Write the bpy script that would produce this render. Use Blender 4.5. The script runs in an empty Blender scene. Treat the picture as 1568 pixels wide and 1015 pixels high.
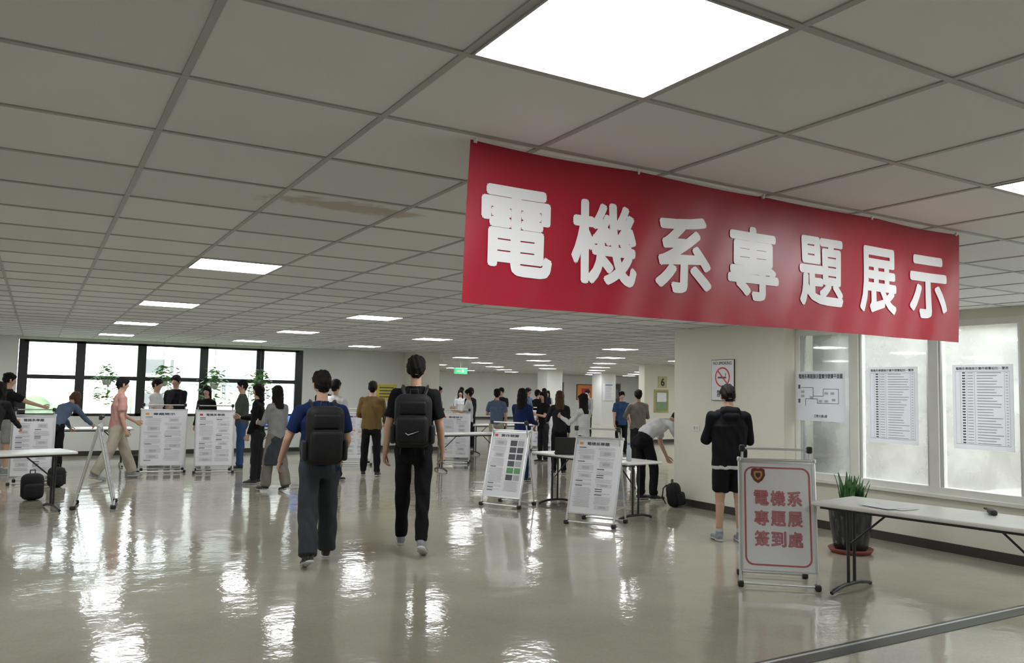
import bpy, math, random
import numpy as np
import bmesh
from mathutils import Vector, Matrix
random.seed(7)
V=Vector
D2R=math.pi/180
SC=bpy.context.scene
SC.view_settings.view_transform='Standard'
SC.view_settings.look='None'
SC.view_settings.exposure=0.2

# ---------------------------------------------------------------- materials
MATS={}
def M(name,col,rough=.6,metal=0.,var=.07,vscale=6.,bump=0.,bscale=80.,emit=0.,spec=.5,ecol=None):
    if name in MATS: return MATS[name]
    m=bpy.data.materials.new(name); m.use_nodes=True
    nt=m.node_tree; N=nt.nodes; L=nt.links
    b=N['Principled BSDF']
    b.inputs['Roughness'].default_value=rough
    b.inputs['Metallic'].default_value=metal
    b.inputs['Specular IOR Level'].default_value=spec
    tc=N.new('ShaderNodeTexCoord')
    nz=N.new('ShaderNodeTexNoise'); nz.inputs['Scale'].default_value=vscale; nz.inputs['Detail'].default_value=4
    L.new(tc.outputs['Object'],nz.inputs['Vector'])
    mr=N.new('ShaderNodeMapRange')
    mr.inputs['From Min'].default_value=.3; mr.inputs['From Max'].default_value=.7
    mr.inputs['To Min'].default_value=1-var; mr.inputs['To Max'].default_value=1+var
    L.new(nz.outputs['Fac'],mr.inputs['Value'])
    vm=N.new('ShaderNodeVectorMath'); vm.operation='SCALE'
    vm.inputs[0].default_value=col[:3]
    L.new(mr.outputs['Result'],vm.inputs['Scale'])
    L.new(vm.outputs['Vector'],b.inputs['Base Color'])
    if bump>0:
        n2=N.new('ShaderNodeTexNoise'); n2.inputs['Scale'].default_value=bscale; n2.inputs['Detail'].default_value=3
        L.new(tc.outputs['Object'],n2.inputs['Vector'])
        bp=N.new('ShaderNodeBump'); bp.inputs['Strength'].default_value=bump; bp.inputs['Distance'].default_value=.01
        L.new(n2.outputs['Fac'],bp.inputs['Height']); L.new(bp.outputs['Normal'],b.inputs['Normal'])
    if emit>0:
        c=ecol or col
        b.inputs['Emission Color'].default_value=(c[0],c[1],c[2],1)
        b.inputs['Emission Strength'].default_value=emit
    MATS[name]=m
    return m

TX,TY=.645,.62
X0,Y0=.34,1.977
CE=2.56

def mat_ceiling():
    m=bpy.data.materials.new('ceiling_tile'); m.use_nodes=True
    nt=m.node_tree;N=nt.nodes;L=nt.links;b=N['Principled BSDF']; b.inputs['Roughness'].default_value=.75
    g=N.new('ShaderNodeNewGeometry'); sp=N.new('ShaderNodeSeparateXYZ'); L.new(g.outputs['Position'],sp.inputs[0])
    def ma(op,a,bv):
        n=N.new('ShaderNodeMath'); n.operation=op
        for i,x in enumerate((a,bv)):
            if x is None: continue
            if isinstance(x,(int,float)): n.inputs[i].default_value=x
            else: L.new(x,n.inputs[i])
        return n.outputs[0]
    fx=ma('FLOOR',ma('DIVIDE',ma('SUBTRACT',sp.outputs[0],X0),TX),None)
    fy=ma('FLOOR',ma('DIVIDE',ma('SUBTRACT',sp.outputs[1],Y0),TY),None)
    cb=N.new('ShaderNodeCombineXYZ'); L.new(fx,cb.inputs[0]); L.new(fy,cb.inputs[1])
    wn=N.new('ShaderNodeTexWhiteNoise'); wn.noise_dimensions='3D'; L.new(cb.outputs[0],wn.inputs['Vector'])
    mr=N.new('ShaderNodeMapRange'); mr.inputs['To Min'].default_value=.90; mr.inputs['To Max'].default_value=1.04; L.new(wn.outputs['Value'],mr.inputs['Value'])
    dx=ma('DIVIDE',ma('SUBTRACT',sp.outputs[0],1.38),.46); dy=ma('DIVIDE',ma('SUBTRACT',sp.outputs[1],4.05),.14)
    nz=N.new('ShaderNodeTexNoise'); nz.inputs['Scale'].default_value=7; nz.inputs['Detail'].default_value=5; L.new(g.outputs['Position'],nz.inputs['Vector'])
    d=ma('SQRT',ma('ADD',ma('MULTIPLY',dx,dx),ma('MULTIPLY',dy,dy)),None)
    d=ma('ADD',d,ma('MULTIPLY',ma('SUBTRACT',nz.outputs['Fac'],.5),2.6))
    mr2=N.new('ShaderNodeMapRange'); mr2.inputs['From Min'].default_value=.55; mr2.inputs['From Max'].default_value=1.05; mr2.inputs['To Min'].default_value=.55; mr2.inputs['To Max'].default_value=0
    L.new(d,mr2.inputs['Value'])
    mx=N.new('ShaderNodeMix'); mx.data_type='RGBA'; mx.inputs[6].default_value=(.76,.775,.78,1); mx.inputs[7].default_value=(.38,.27,.16,1)
    L.new(mr2.outputs[0],mx.inputs[0])
    vm=N.new('ShaderNodeVectorMath'); vm.operation='SCALE'; L.new(mx.outputs[2],vm.inputs[0]); L.new(mr.outputs[0],vm.inputs['Scale'])
    L.new(vm.outputs[0],b.inputs['Base Color'])
    n2=N.new('ShaderNodeTexNoise'); n2.inputs['Scale'].default_value=120; L.new(g.outputs['Position'],n2.inputs['Vector'])
    bp=N.new('ShaderNodeBump'); bp.inputs['Strength'].default_value=.12; bp.inputs['Distance'].default_value=.004
    L.new(n2.outputs['Fac'],bp.inputs['Height']); L.new(bp.outputs[0],b.inputs['Normal'])
    return m

def mat_floor():
    m=bpy.data.materials.new('polished_floor'); m.use_nodes=True
    nt=m.node_tree;N=nt.nodes;L=nt.links;b=N['Principled BSDF']
    g=N.new('ShaderNodeNewGeometry')
    n1=N.new('ShaderNodeTexNoise'); n1.inputs['Scale'].default_value=1.1; n1.inputs['Detail'].default_value=6; L.new(g.outputs['Position'],n1.inputs['Vector'])
    n2=N.new('ShaderNodeTexVoronoi'); n2.inputs['Scale'].default_value=70; L.new(g.outputs['Position'],n2.inputs['Vector'])
    cr=N.new('ShaderNodeValToRGB'); cr.color_ramp.elements[0].position=.3; cr.color_ramp.elements[0].color=(.345,.32,.255,1); cr.color_ramp.elements[1].position=.7; cr.color_ramp.elements[1].color=(.42,.39,.315,1)
    L.new(n1.outputs['Fac'],cr.inputs[0])
    mx=N.new('ShaderNodeMix'); mx.data_type='RGBA'; mx.inputs[0].default_value=.12; mx.blend_type='MULTIPLY'
    L.new(cr.outputs[0],mx.inputs[6]); L.new(n2.outputs['Color'],mx.inputs[7])
    L.new(mx.outputs[2],b.inputs['Base Color'])
    n3=N.new('ShaderNodeTexNoise'); n3.inputs['Scale'].default_value=3.0; n3.inputs['Detail'].default_value=1; L.new(g.outputs['Position'],n3.inputs['Vector'])
    n4=N.new('ShaderNodeTexNoise'); n4.inputs['Scale'].default_value=17; n4.inputs['Detail'].default_value=2; L.new(g.outputs['Position'],n4.inputs['Vector'])
    ad=N.new('ShaderNodeMath'); ad.operation='MULTIPLY_ADD'; ad.inputs[1].default_value=.30; L.new(n4.outputs['Fac'],ad.inputs[0]); L.new(n3.outputs['Fac'],ad.inputs[2])
    bp=N.new('ShaderNodeBump'); bp.inputs['Strength'].default_value=.5; bp.inputs['Distance'].default_value=.0085
    L.new(ad.outputs[0],bp.inputs['Height']); L.new(bp.outputs[0],b.inputs['Normal'])
    mr=N.new('ShaderNodeMapRange'); mr.inputs['To Min'].default_value=.045; mr.inputs['To Max'].default_value=.12; L.new(n1.outputs['Fac'],mr.inputs['Value']); L.new(mr.outputs[0],b.inputs['Roughness'])
    b.inputs['Specular IOR Level'].default_value=.85
    return m

def mat_brick(name,c1,c2,mortar,scale):
    m=bpy.data.materials.new(name); m.use_nodes=True
    nt=m.node_tree;N=nt.nodes;L=nt.links;b=N['Principled BSDF']; b.inputs['Roughness'].default_value=.8
    g=N.new('ShaderNodeNewGeometry'); sp=N.new('ShaderNodeSeparateXYZ'); L.new(g.outputs['Position'],sp.inputs[0])
    a=N.new('ShaderNodeMath'); a.operation='ADD'; L.new(sp.outputs[0],a.inputs[0]); L.new(sp.outputs[1],a.inputs[1])
    cb=N.new('ShaderNodeCombineXYZ'); L.new(a.outputs[0],cb.inputs[0]); L.new(sp.outputs[2],cb.inputs[1])
    br=N.new('ShaderNodeTexBrick'); br.inputs['Scale'].default_value=scale; br.inputs['Color1'].default_value=(*c1,1); br.inputs['Color2'].default_value=(*c2,1); br.inputs['Mortar'].default_value=(*mortar,1)
    L.new(cb.outputs[0],br.inputs['Vector']); L.new(br.outputs['Color'],b.inputs['Base Color'])
    return m

def mat_glass(name,haze,gloss=.06):
    m=bpy.data.materials.new(name); m.use_nodes=True
    nt=m.node_tree;N=nt.nodes;L=nt.links
    N.remove(N['Principled BSDF']); out=N['Material Output']
    tr=N.new('ShaderNodeBsdfTransparent'); tr.inputs[0].default_value=(.96,.98,.97,1)
    gl=N.new('ShaderNodeBsdfGlossy'); gl.inputs['Roughness'].default_value=.03
    df=N.new('ShaderNodeBsdfTranslucent'); df.inputs[0].default_value=(.85,.86,.84,1)
    g=N.new('ShaderNodeNewGeometry'); nz=N.new('ShaderNodeTexNoise'); nz.inputs['Scale'].default_value=3; nz.inputs['Detail'].default_value=5; L.new(g.outputs['Position'],nz.inputs['Vector'])
    mr=N.new('ShaderNodeMapRange'); mr.inputs['To Min'].default_value=haze*.4; mr.inputs['To Max'].default_value=haze*1.6; L.new(nz.outputs['Fac'],mr.inputs['Value'])
    m1=N.new('ShaderNodeMixShader'); L.new(mr.outputs[0],m1.inputs[0]); L.new(tr.outputs[0],m1.inputs[1]); L.new(df.outputs[0],m1.inputs[2])
    m2=N.new('ShaderNodeMixShader'); m2.inputs[0].default_value=gloss; L.new(m1.outputs[0],m2.inputs[1]); L.new(gl.outputs[0],m2.inputs[2])
    L.new(m2.outputs[0],out.inputs[0])
    return m
def mat_thinpaper():
    m=bpy.data.materials.new('thin_paper'); m.use_nodes=True
    nt=m.node_tree;N=nt.nodes;L=nt.links; N.remove(N['Principled BSDF']); out=N['Material Output']
    tc=N.new('ShaderNodeTexCoord'); nz=N.new('ShaderNodeTexNoise'); nz.inputs['Scale'].default_value=4; L.new(tc.outputs['Object'],nz.inputs['Vector'])
    cr=N.new('ShaderNodeValToRGB'); cr.color_ramp.elements[0].color=(.84,.84,.92,1); cr.color_ramp.elements[1].color=(.88,.88,.96,1); L.new(nz.outputs['Fac'],cr.inputs[0])
    a=N.new('ShaderNodeBsdfDiffuse'); b=N.new('ShaderNodeBsdfTranslucent'); L.new(cr.outputs[0],a.inputs[0]); L.new(cr.outputs[0],b.inputs[0])
    x=N.new('ShaderNodeMixShader'); x.inputs[0].default_value=.35; L.new(a.outputs[0],x.inputs[1]); L.new(b.outputs[0],x.inputs[2]); L.new(x.outputs[0],out.inputs[0]); return m

wallm=M('wall_paint_cream',(.71,.69,.59),.55,var=.03,vscale=1.5,bump=.05,bscale=60)
wallw=M('wall_paint_white',(.71,.72,.69),.6,var=.03,vscale=1.5)
basem=M('baseboard_black',(.035,.033,.03),.4)
alum=M('aluminium',(.72,.73,.74),.32,.85,var=.03)
whitef=M('white_frame_paint',(.78,.77,.72),.4,var=.03)
blackf=M('black_window_frame',(.018,.018,.02),.4)
blackp=M('black_plastic',(.02,.02,.022),.45)
paper=M('white_paper',(.80,.80,.82),.55,var=.02)
thinp=mat_thinpaper()
glossw=M('poster_white',(.78,.78,.82),.25,var=.02)
ink=M('print_ink_dark',(.10,.10,.12),.6)
inkg=M('print_ink_gray',(.46,.46,.49),.6)
inkl=M('print_ink_light',(.60,.60,.63),.6)
red=M('print_red',(.62,.03,.05),.5)
orange=M('print_orange',(.80,.30,.08),.5)
blueink=M('print_blue',(.14,.20,.42),.5)
greenink=M('print_green',(.12,.36,.14),.5)
tabm=M('table_laminate',(.74,.73,.70),.3,var=.03)
metald=M('dark_steel_leg',(.045,.045,.05),.35,.6)
ceilm=mat_ceiling(); floorm=mat_floor()
tbar=M('ceiling_tbar',(.40,.405,.395),.5,var=.03)

# ---------------------------------------------------------------- mesh builder
class MB:
    def __init__(s): s.v=[];s.f=[];s.mi=[];s.sm=[];s.mats=[];s.T=Matrix.Identity(4)
    def mid(s,m):
        for i,x in enumerate(s.mats):
            if x.name==m.name: return i
        s.mats.append(m); return len(s.mats)-1
    def add(s,vs,fs,m,smooth=False):
        o=len(s.v); T=s.T
        s.v+=[T@V(p) for p in vs]; k=s.mid(m)
        for f in fs: s.f.append(tuple(i+o for i in f)); s.mi.append(k); s.sm.append(smooth)
    def box(s,c,d,m,R=None):
        h=[x/2 for x in d]; vs=[]
        for x in (-1,1):
            for y in (-1,1):
                for z in (-1,1):
                    p=V((x*h[0],y*h[1],z*h[2]))
                    if R is not None: p=R@p
                    vs.append(p+V(c))
        s.add(vs,[(0,1,3,2),(4,6,7,5),(0,4,5,1),(2,3,7,6),(0,2,6,4),(1,5,7,3)],m)
    def bb(s,a,b,m):
        s.box([(a[i]+b[i])/2 for i in range(3)],[abs(b[i]-a[i]) for i in range(3)],m)
    def rbox(s,c,d,r,m,R=None):
        h=[x/2 for x in d]; t=math.tan(22.5*D2R)
        def ax(hh):
            a=[-hh,-hh+r-r*t,-hh+r]; q=[0.0] if hh-r>.001 else []
            return a+q+[-x for x in a[::-1]]
        A=[ax(x) for x in h]; idx={}; vs=[]; fs=[]
        def vid(P):
            k=tuple(round(x,5) for x in P)
            if k not in idx:
                inn=[max(-(h[i]-r),min(h[i]-r,P[i])) for i in range(3)]
                dv=V([P[i]-inn[i] for i in range(3)]); dv.normalize()
                p=V(inn)+dv*r
                if R is not None: p=R@p
                idx[k]=len(vs); vs.append(p+V(c))
            return idx[k]
        for a in range(3):
            u,w=(a+1)%3,(a+2)%3
            for sg in (-1,1):
                for i in range(len(A[u])-1):
                    for j in range(len(A[w])-1):
                        q=[]
                        for (ii,jj) in ((i,j),(i+1,j),(i+1,j+1),(i,j+1)):
                            P=[0,0,0]; P[a]=sg*h[a]; P[u]=A[u][ii]; P[w]=A[w][jj]; q.append(vid(P))
                        fs.append(q if sg>0 else q[::-1])
        s.add(vs,fs,m,True)
    def tube(s,pts,r,m,n=8,caps=True,flat=1.0):
        pts=[V(p) for p in pts]; k=len(pts)
        if not isinstance(r,(list,tuple)): r=[r]*k
        vs=[];fs=[]; up=None
        for i in range(k):
            t=(pts[min(i+1,k-1)]-pts[max(i-1,0)]).normalized()
            if up is None:
                up=V((0,0,1)) if abs(t.z)<.9 else V((0,1,0))
            up=(up-t*up.dot(t)).normalized(); sd=t.cross(up)
            for j in range(n):
                a=2*math.pi*j/n
                vs.append(pts[i]+(up*math.cos(a)*flat+sd*math.sin(a))*r[i])
        for i in range(k-1):
            for j in range(n):
                fs.append((i*n+j,i*n+(j+1)%n,(i+1)*n+(j+1)%n,(i+1)*n+j))
        s.add(vs,[f[::-1] for f in fs],m,True)
        if caps:
            s.add(vs[:n],[tuple(range(n))],m); s.add(vs[-n:],[tuple(range(n))[::-1]],m)
    def lathe(s,prof,m,n=24,c=(0,0,0)):
        vs=[];fs=[];k=len(prof)
        for (r,z) in prof:
            for j in range(n):
                a=2*math.pi*j/n; vs.append((c[0]+r*math.cos(a),c[1]+r*math.sin(a),c[2]+z))
        for i in range(k-1):
            for j in range(n): fs.append((i*n+j,i*n+(j+1)%n,(i+1)*n+(j+1)%n,(i+1)*n+j))
        s.add(vs,fs,m,True)
    def text(s,body,w,h,c,m,bold=0.,z=0.002):
        vs,fs=text_mesh(body,bold)
        if not vs: return
        xs=[v[0] for v in vs]; ys=[v[1] for v in vs]
        x0,x1,y0,y1=min(xs),max(xs),min(ys),max(ys)
        sx=w/(x1-x0) if w else h/(y1-y0); sy=h/(y1-y0) if h else sx
        s.add([((v[0]-(x0+x1)/2)*sx+c[0],(v[1]-(y0+y1)/2)*sy+c[1],z+v[2]*.0001) for v in vs],fs,m)
    def build(s,name,loc=(0,0,0),rot=0.,bevel=0.):
        me=bpy.data.meshes.new(name); me.from_pydata([tuple(v) for v in s.v],[],s.f)
        for m in s.mats: me.materials.append(m)
        me.polygons.foreach_set('material_index',s.mi); me.polygons.foreach_set('use_smooth',s.sm); me.update()
        ob=bpy.data.objects.new(name,me); SC.collection.objects.link(ob)
        ob.location=loc; ob.rotation_euler=(0,0,rot*D2R)
        if bevel>0:
            md=ob.modifiers.new('bevel','BEVEL'); md.width=bevel; md.segments=2; md.limit_method='ANGLE'
        return ob
TXC={}
def text_mesh(body,bold=0.,dense=0,ncopy=8):
    k=(body,bold,dense)
    if k in TXC: return TXC[k]
    cu=bpy.data.curves.new('glyph','FONT'); cu.body=body; cu.size=1; cu.resolution_u=3; cu.align_x='CENTER'
    ob=bpy.data.objects.new('glyph',cu); SC.collection.objects.link(ob)
    bpy.context.view_layer.update(); dg=bpy.context.evaluated_depsgraph_get()
    me=bpy.data.meshes.new_from_object(ob.evaluated_get(dg))
    if dense:
        bm=bmesh.new(); bm.from_mesh(me)
        for _ in range(6):
            bmesh.ops.triangulate(bm,faces=bm.faces)
            es=[e for e in bm.edges if e.calc_length()>dense]
            if not es: break
            bmesh.ops.subdivide_edges(bm,edges=es,cuts=1)
        bmesh.ops.triangulate(bm,faces=bm.faces)
        bm.to_mesh(me); bm.free()
    b=[(v.co.x,v.co.y) for v in me.vertices]; bf=[tuple(p.vertices) for p in me.polygons]
    bpy.data.objects.remove(ob); bpy.data.curves.remove(cu); bpy.data.meshes.remove(me)
    # bold weight: strokes thickened by overlaid print passes
    offs=[(0,0)]+([(bold*math.cos(2*math.pi*i/ncopy),bold*math.sin(2*math.pi*i/ncopy)) for i in range(ncopy)] if bold>0 else [])
    vs=[];fs=[]
    for i,(dx,dy) in enumerate(offs):
        o=len(vs); vs+=[(x+dx,y+dy,float(i)) for x,y in b]; fs+=[tuple(j+o for j in f) for f in bf]
    TXC[k]=(vs,fs); return vs,fs

def boxobj(name,a,b,m):
    mb=MB(); c=[(a[i]+b[i])/2 for i in range(3)]
    mb.box((0,0,0),[abs(b[i]-a[i]) for i in range(3)],m); return mb.build(name,c)

# ---------------------------------------------------------------- room shell
XL,YB=-3.5,-3.0
XW=8.42; PX=8.2; PY0,PY1=7.14,9.19; YW=20.1; YF=40.; XR=34.
mb=MB(); mb.bb((XL-.2,YB-.2,-.2),(XW+.15,YW+.2,0),floorm); mb.bb((XW+.15,8.9,-.2),(XR,YW+.2,0),floorm); mb.bb((9.0,YW+.2,-.2),(XR,YF,0),floorm); mb.build('floor')
mb=MB(); mb.bb((XL-.2,YB-.2,CE),(XW+.15,YW+.2,CE+.2),ceilm); mb.bb((XW+.15,8.9,CE),(XR,YW+.2,CE+.2),ceilm); mb.bb((9.0,YW+.2,CE),(XR,YF,CE+.2),ceilm); mb.build('ceiling')
mb=MB()
k=-6
while X0+k*TX<XR:
    x=X0+k*TX
    if x<XW: mb.bb((x-.0115,YB,CE-.005),(x+.0115,YW,CE+.001),tbar)
    else: mb.bb((x-.0115,9.0,CE-.005),(x+.0115,YF if x>9 else YW,CE+.001),tbar)
    k+=1
k=-8
while Y0+k*TY<YF:
    y=Y0+k*TY
    if y<9: mb.bb((XL,y-.0115,CE-.0055),(XW,y+.0115,CE+.001),tbar)
    elif y<YW: mb.bb((XL,y-.0115,CE-.0055),(XR,y+.0115,CE+.001),tbar)
    else: mb.bb((9,y-.0115,CE-.0055),(XR,y+.0115,CE+.001),tbar)
    k+=1
mb.build('ceiling_grid_trim')
boxobj('wall_left',(XL-.2,YB-.2,0),(XL,YW+.2,CE),wallm)
boxobj('wall_back',(XL,YB-.2,0),(XW+.15,YB,CE),wallm)
wx=[-.28,.80,2.03,3.37,4.67,5.62]; sill=.86; wt=2.50
mb=MB()
mb.bb((XL,YW,0),(8.6,YW+.2,sill),wallw); mb.bb((XL,YW,wt),(8.6,YW+.2,CE),wallw)
mb.bb((XL,YW,sill),(wx[0]-.1,YW+.2,wt),wallw); mb.bb((wx[-1]+.1,YW,sill),(8.6,YW+.2,wt),wallw)
mb.build('wall_far_windows')
gl1=mat_glass('clear_window_glass',.03); gl2=mat_glass('dusty_window_glass',.30,.07)
for i in range(5):
    a,b=wx[i],wx[i+1]; mb=MB(); y0,y1=YW+.02,YW+.12
    mb.bb((a-.09,y0,sill),(a+.09,y1,wt),blackf)
    if i==4: mb.bb((b-.09,y0,sill),(b+.09,y1,wt),blackf)
    mb.bb((a,y0,sill),(b,y1,sill+.06),blackf); mb.bb((a,y0,wt-.05),(b,y1,wt),blackf)
    mb.bb((a,y0-.01,1.66),(b,y1,1.75),blackf)
    mb.bb((a+.05,YW+.07,sill),(b-.05,YW+.075,wt),gl1)
    mb.build('window_%d'%(i+1))
boxobj('column_far',(8.45,19.4,0),(9.15,20.3,CE),wallm)
boxobj('wall_inner',(9.0,YW+.2,0),(9.15,YF,CE),wallw)
boxobj('wall_far',(9.0,YF,0),(XR,YF+.2,CE),wallw)
boxobj('wall_far_right',(XR,8.9,0),(XR+.2,YF,CE),wallw)
boxobj('wall_partition',(17.1,20.6,0),(24,20.9,CE),wallm)
boxobj('wall_side_hall',(8.9,8.75,0),(XR,8.9,CE),wallw)
boxobj('column_right',(PX,PY0,0),(8.95,PY1,CE),wallm)
wy=[7.14,6.28,5.29,4.32,3.35,2.38,1.41,.44,-.53,-1.5,-2.9]; rs=.60; rt=2.46
mb=MB(); mb.bb((XW,YB,0),(XW+.15,PY0,rs),wallm); mb.bb((XW,YB,rt),(XW+.15,PY0,CE),wallm); mb.bb((XW,YB,rs),(XW+.15,-2.9,rt),wallm); mb.build('wall_right')
mb=MB(); mb.bb((XW-.05,-2.9,rs-.04),(XW+.02,PY0,rs),whitef); mb.build('trim_sill',bevel=.004)
for i in range(len(wy)-1):
    b,a=wy[i],wy[i+1]; mb=MB(); x0,x1=XW+.0,XW+.12
    w=.055
    mb.bb((x0,b-w,rs),(x1,b,rt),whitef); mb.bb((x0,a,rs),(x1,a+w,rt),whitef)
    mb.bb((x0,a+w,rs),(x1,b-w,rs+.07),whitef); mb.bb((x0,a+w,rt-.07),(x1,b-w,rt),whitef)
    mb.bb((x0+.03,a+w,rs+.07),(x1-.03,a+w+.035,rt-.07),alum); mb.bb((x0+.03,b-w-.035,rs+.07),(x1-.03,b-w,rt-.07),alum)
    mb.bb((XW+.06,a+w,rs+.07),(XW+.065,b-w,rt-.07),gl2)
    mb.build('window_%d'%(i+6))
mb=MB(); mb.bb((XW-.012,YB,0),(XW,PY0,.10),basem); mb.bb((PX-.012,PY0-.012,0),(PX,PY1+.012,.10),basem); mb.bb((PX,PY0-.012,0),(XW,PY0,.10),basem); mb.build('baseboard_right')
mb=MB(); mb.bb((XL,YW-.012,0),(8.45,YW,.10),basem); mb.bb((8.44,19.388,0),(9.15,19.4,.10),basem); mb.build('baseboard_far')
boxobj('baseboard_partition',(17.1,20.588,0),(24,20.6,.10),basem)
boxobj('baseboard_end',(9.15,YF-.012,0),(XR,YF,.10),basem)
strip=M('threshold_strip',(.06,.058,.055),.35,.3)
mb=MB(); mb.bb((XL,3.42,0),(XW-.012,3.53,.004),strip); mb.bb((XL,3.55,0),(XW-.012,3.575,.006),strip); mb.bb((XL,3.53,0),(XW-.012,3.55,.006),alum); mb.build('trim_threshold')
doorm=M('door_brown',(.10,.08,.065),.5); dframe=M('door_frame',(.30,.29,.27),.4)
def door(name,x,w=.95,h=2.1,m=doorm):
    mb=MB(); mb.bb((-w/2,-.05,0),(w/2,0,h),m)
    mb.bb((-w/2-.06,-.07,0),(-w/2,0,h+.06),dframe); mb.bb((w/2,-.07,0),(w/2+.06,0,h+.06),dframe); mb.bb((-w/2,-.07,h),(w/2,0,h+.06),dframe)
    mb.bb((-w/2+.15,-.055,1.2),(w/2-.15,-.05,1.8),M('door_glass',(.2,.22,.22),.1))
    mb.tube([(w/2-.1,-.06,1.0),(w/2-.1,-.10,1.0),(w/2-.22,-.10,1.0)],.012,alum)
    return mb.build(name,(x,YF-.002,0))
door('door_1',26.3,1.3); door('door_2',30.6,1.2)
mb=MB(); mb.bb((-.65,-.04,0),(.65,0,.95),M('picture_frame_wood',(.1,.07,.05),.5)); mb.bb((-.6,-.045,.05),(.6,-.04,.9),orange); mb.bb((-.3,-.05,.2),(.25,-.045,.7),red); mb.build('framed_picture',(28.6,YF-.002,1.1))
boxobj('column_mid',(24.6,33,0),(25.5,33.8,CE),wallw)
boxobj('column_mid',(19.4,30,0),(20.2,30.8,CE),wallw)
mb=MB(); mb.bb((-.3,-.03,0),(.3,0,.85),glossw)
for i in range(8): mb.bb((-.22,-.033,.1+i*.08),(.2-random.random()*.15,-.03,.125+i*.08),inkg)
mb.bb((-.22,-.033,.74),(.22,-.03,.8),blueink); mb.build('wall_poster',(25.05,33,1.2))
ex=M('exit_sign_green',(.05,.5,.2),.4,emit=.7)
mb=MB(); mb.bb((-.25,-.04,0),(.25,.04,.2),ex); mb.bb((-.26,-.045,.2),(.26,.045,.215),alum); mb.bb((-.18,-.045,.07),(-.02,-.04,.13),glossw); mb.bb((.02,-.045,.05),(.1,-.04,.16),glossw); mb.tube([(0,0,.2),(0,0,.4)],.01,alum); mb.build('exit_sign',(13.1,26.,2.16))
mb=MB(); mb.bb((-.28,-.02,0),(.28,0,.4),M('yellow_card',(.75,.62,.10),.5))
for i in range(4): mb.bb((-.2,-.023,.06+i*.08),(.2,-.02,.09+i*.08),ink)
mb.build('yellow_notice',(7.95,YW,1.3))
mb=MB(); mb.T=Matrix(((1,0,0,0),(0,0,-1,0),(0,1,0,0),(0,0,0,1)))
mb.box((0,0,.01),(.36,.38,.02),M('sign_gold',(.50,.45,.24),.4)); mb.text('6',None,.26,(0,0),blackp,.03,.022); mb.build('floor_number_sign',(17.85,20.6,1.98))
mb=MB(); mb.bb((-.3,-.03,0),(.3,0,.75),M('frame_gold',(.45,.36,.12),.4)); mb.bb((-.25,-.035,.05),(.25,-.03,.7),M('board_green',(.2,.30,.16),.5)); mb.bb((-.2,-.038,.35),(.2,-.035,.65),glossw); mb.build('framed_notice_board',(17.8,20.6,.98))

# ---------------------------------------------------------------- lights
lampe=M('light_diffuser',(1,1,1),.5,var=.0,emit=18.5,ecol=(.965,.985,1.0))
mb=MB(); hx,hy=TX/2-.022,TY/2-.022
mb.bb((-hx,-hy,-.006),(hx,hy,-.001),lampe)
for (a,b) in (((-hx-.008,-hy-.008),(hx+.008,-hy)),((-hx-.008,hy),(hx+.008,hy+.008)),((-hx-.008,-hy),(-hx,hy)),((hx,-hy),(hx+.008,hy))):
    mb.bb((a[0],a[1],-.008),(b[0],b[1],-.0005),tbar)
lamp0=mb.build('ceiling_light_panel',(1.3075,1.667,CE-.0005))
cells=[]
for x in (-1.2725,1.3075,3.8875,6.4675):
    for y in (1.667,6.627,10.347,14.067,17.787): cells.append((x,y))
for i in range(9):
    for y in (10.347,14.067,17.787,21.5+.007,25.227,28.947,32.667,36.387):
        cells.append((10.9825+i*2.58,y))
for (x,y) in cells:
    if (x,y)==(1.3075,1.667): continue
    o=bpy.data.objects.new('ceiling_light_panel',lamp0.data); SC.collection.objects.link(o); o.location=(x,y,CE-.0005)
w=bpy.data.worlds.new('overcast_sky'); SC.world=w; w.use_nodes=True
bg=w.node_tree.nodes['Background']; bg.inputs[0].default_value=(.92,.97,1.0,1); bg.inputs[1].default_value=5.6

# outside
bld=mat_brick('facade_tiles',(.36,.35,.33),(.33,.32,.30),(.28,.27,.26),.6)
bldl=mat_brick('facade_light',(.62,.60,.56),(.60,.58,.54),(.55,.53,.5),.6)
bldr=mat_brick('facade_red',(.42,.34,.29),(.40,.32,.27),(.34,.29,.25),.8)
bld2=mat_brick('lightwell_tiles',(.60,.57,.49),(.55,.52,.44),(.42,.40,.34),2.2)
brick=mat_brick('brown_tiles',(.075,.055,.045),(.06,.047,.038),(.045,.04,.035),4.0)
winb=M('facade_window',(.20,.21,.22),.3)
def building(name,a,b,m,rows,nx,ww=.9):
    mb=MB(); mb.bb(a,b,m)
    for r in range(rows):
        z=b[2]-2.6-r*3.4
        for i in range(nx):
            x=a[0]+(b[0]-a[0])*(i+.5)/nx; mb.bb((x-ww,a[1]-.06,z),(x+ww,a[1],z+1.4),winb)
    return mb.build(name)
building('office_building',(10.1,58,-22),(32,75,14),bld,9,7)
building('office_building',(8.9,88,-22),(16,96,5.2),bldl,8,3)
building('office_building',(2.1,46,-22),(4.2,60,.9),bldr,6,2,.4)
boxobj('lightwell_wall',(12.6,-8,-20),(13,8.7,4.2),bld2)
mb=MB(); mb.bb((8.6,-3,.2),(12.6,8.7,.35),M('roof_slab',(.40,.36,.30),.8)); mb.bb((8.75,6.5,.35),(12.6,8.7,1.42),brick); mb.bb((8.75,6.5,1.95),(12.6,8.7,3.9),M('pane_reflection_dark',(.09,.09,.088),.8)); mb.build('lower_roof')  # dark upper block is added, its colour imitates the first pane's dark reflection
ground=M('outdoor_ground',(.16,.20,.10),.9,var=.4,vscale=.05); boxobj('outdoor_ground',(-120,22,-22.5),(160,260,-22),ground)
leafm=M('foliage_green',(.10,.26,.05),.6,var=.35,vscale=20)
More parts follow.
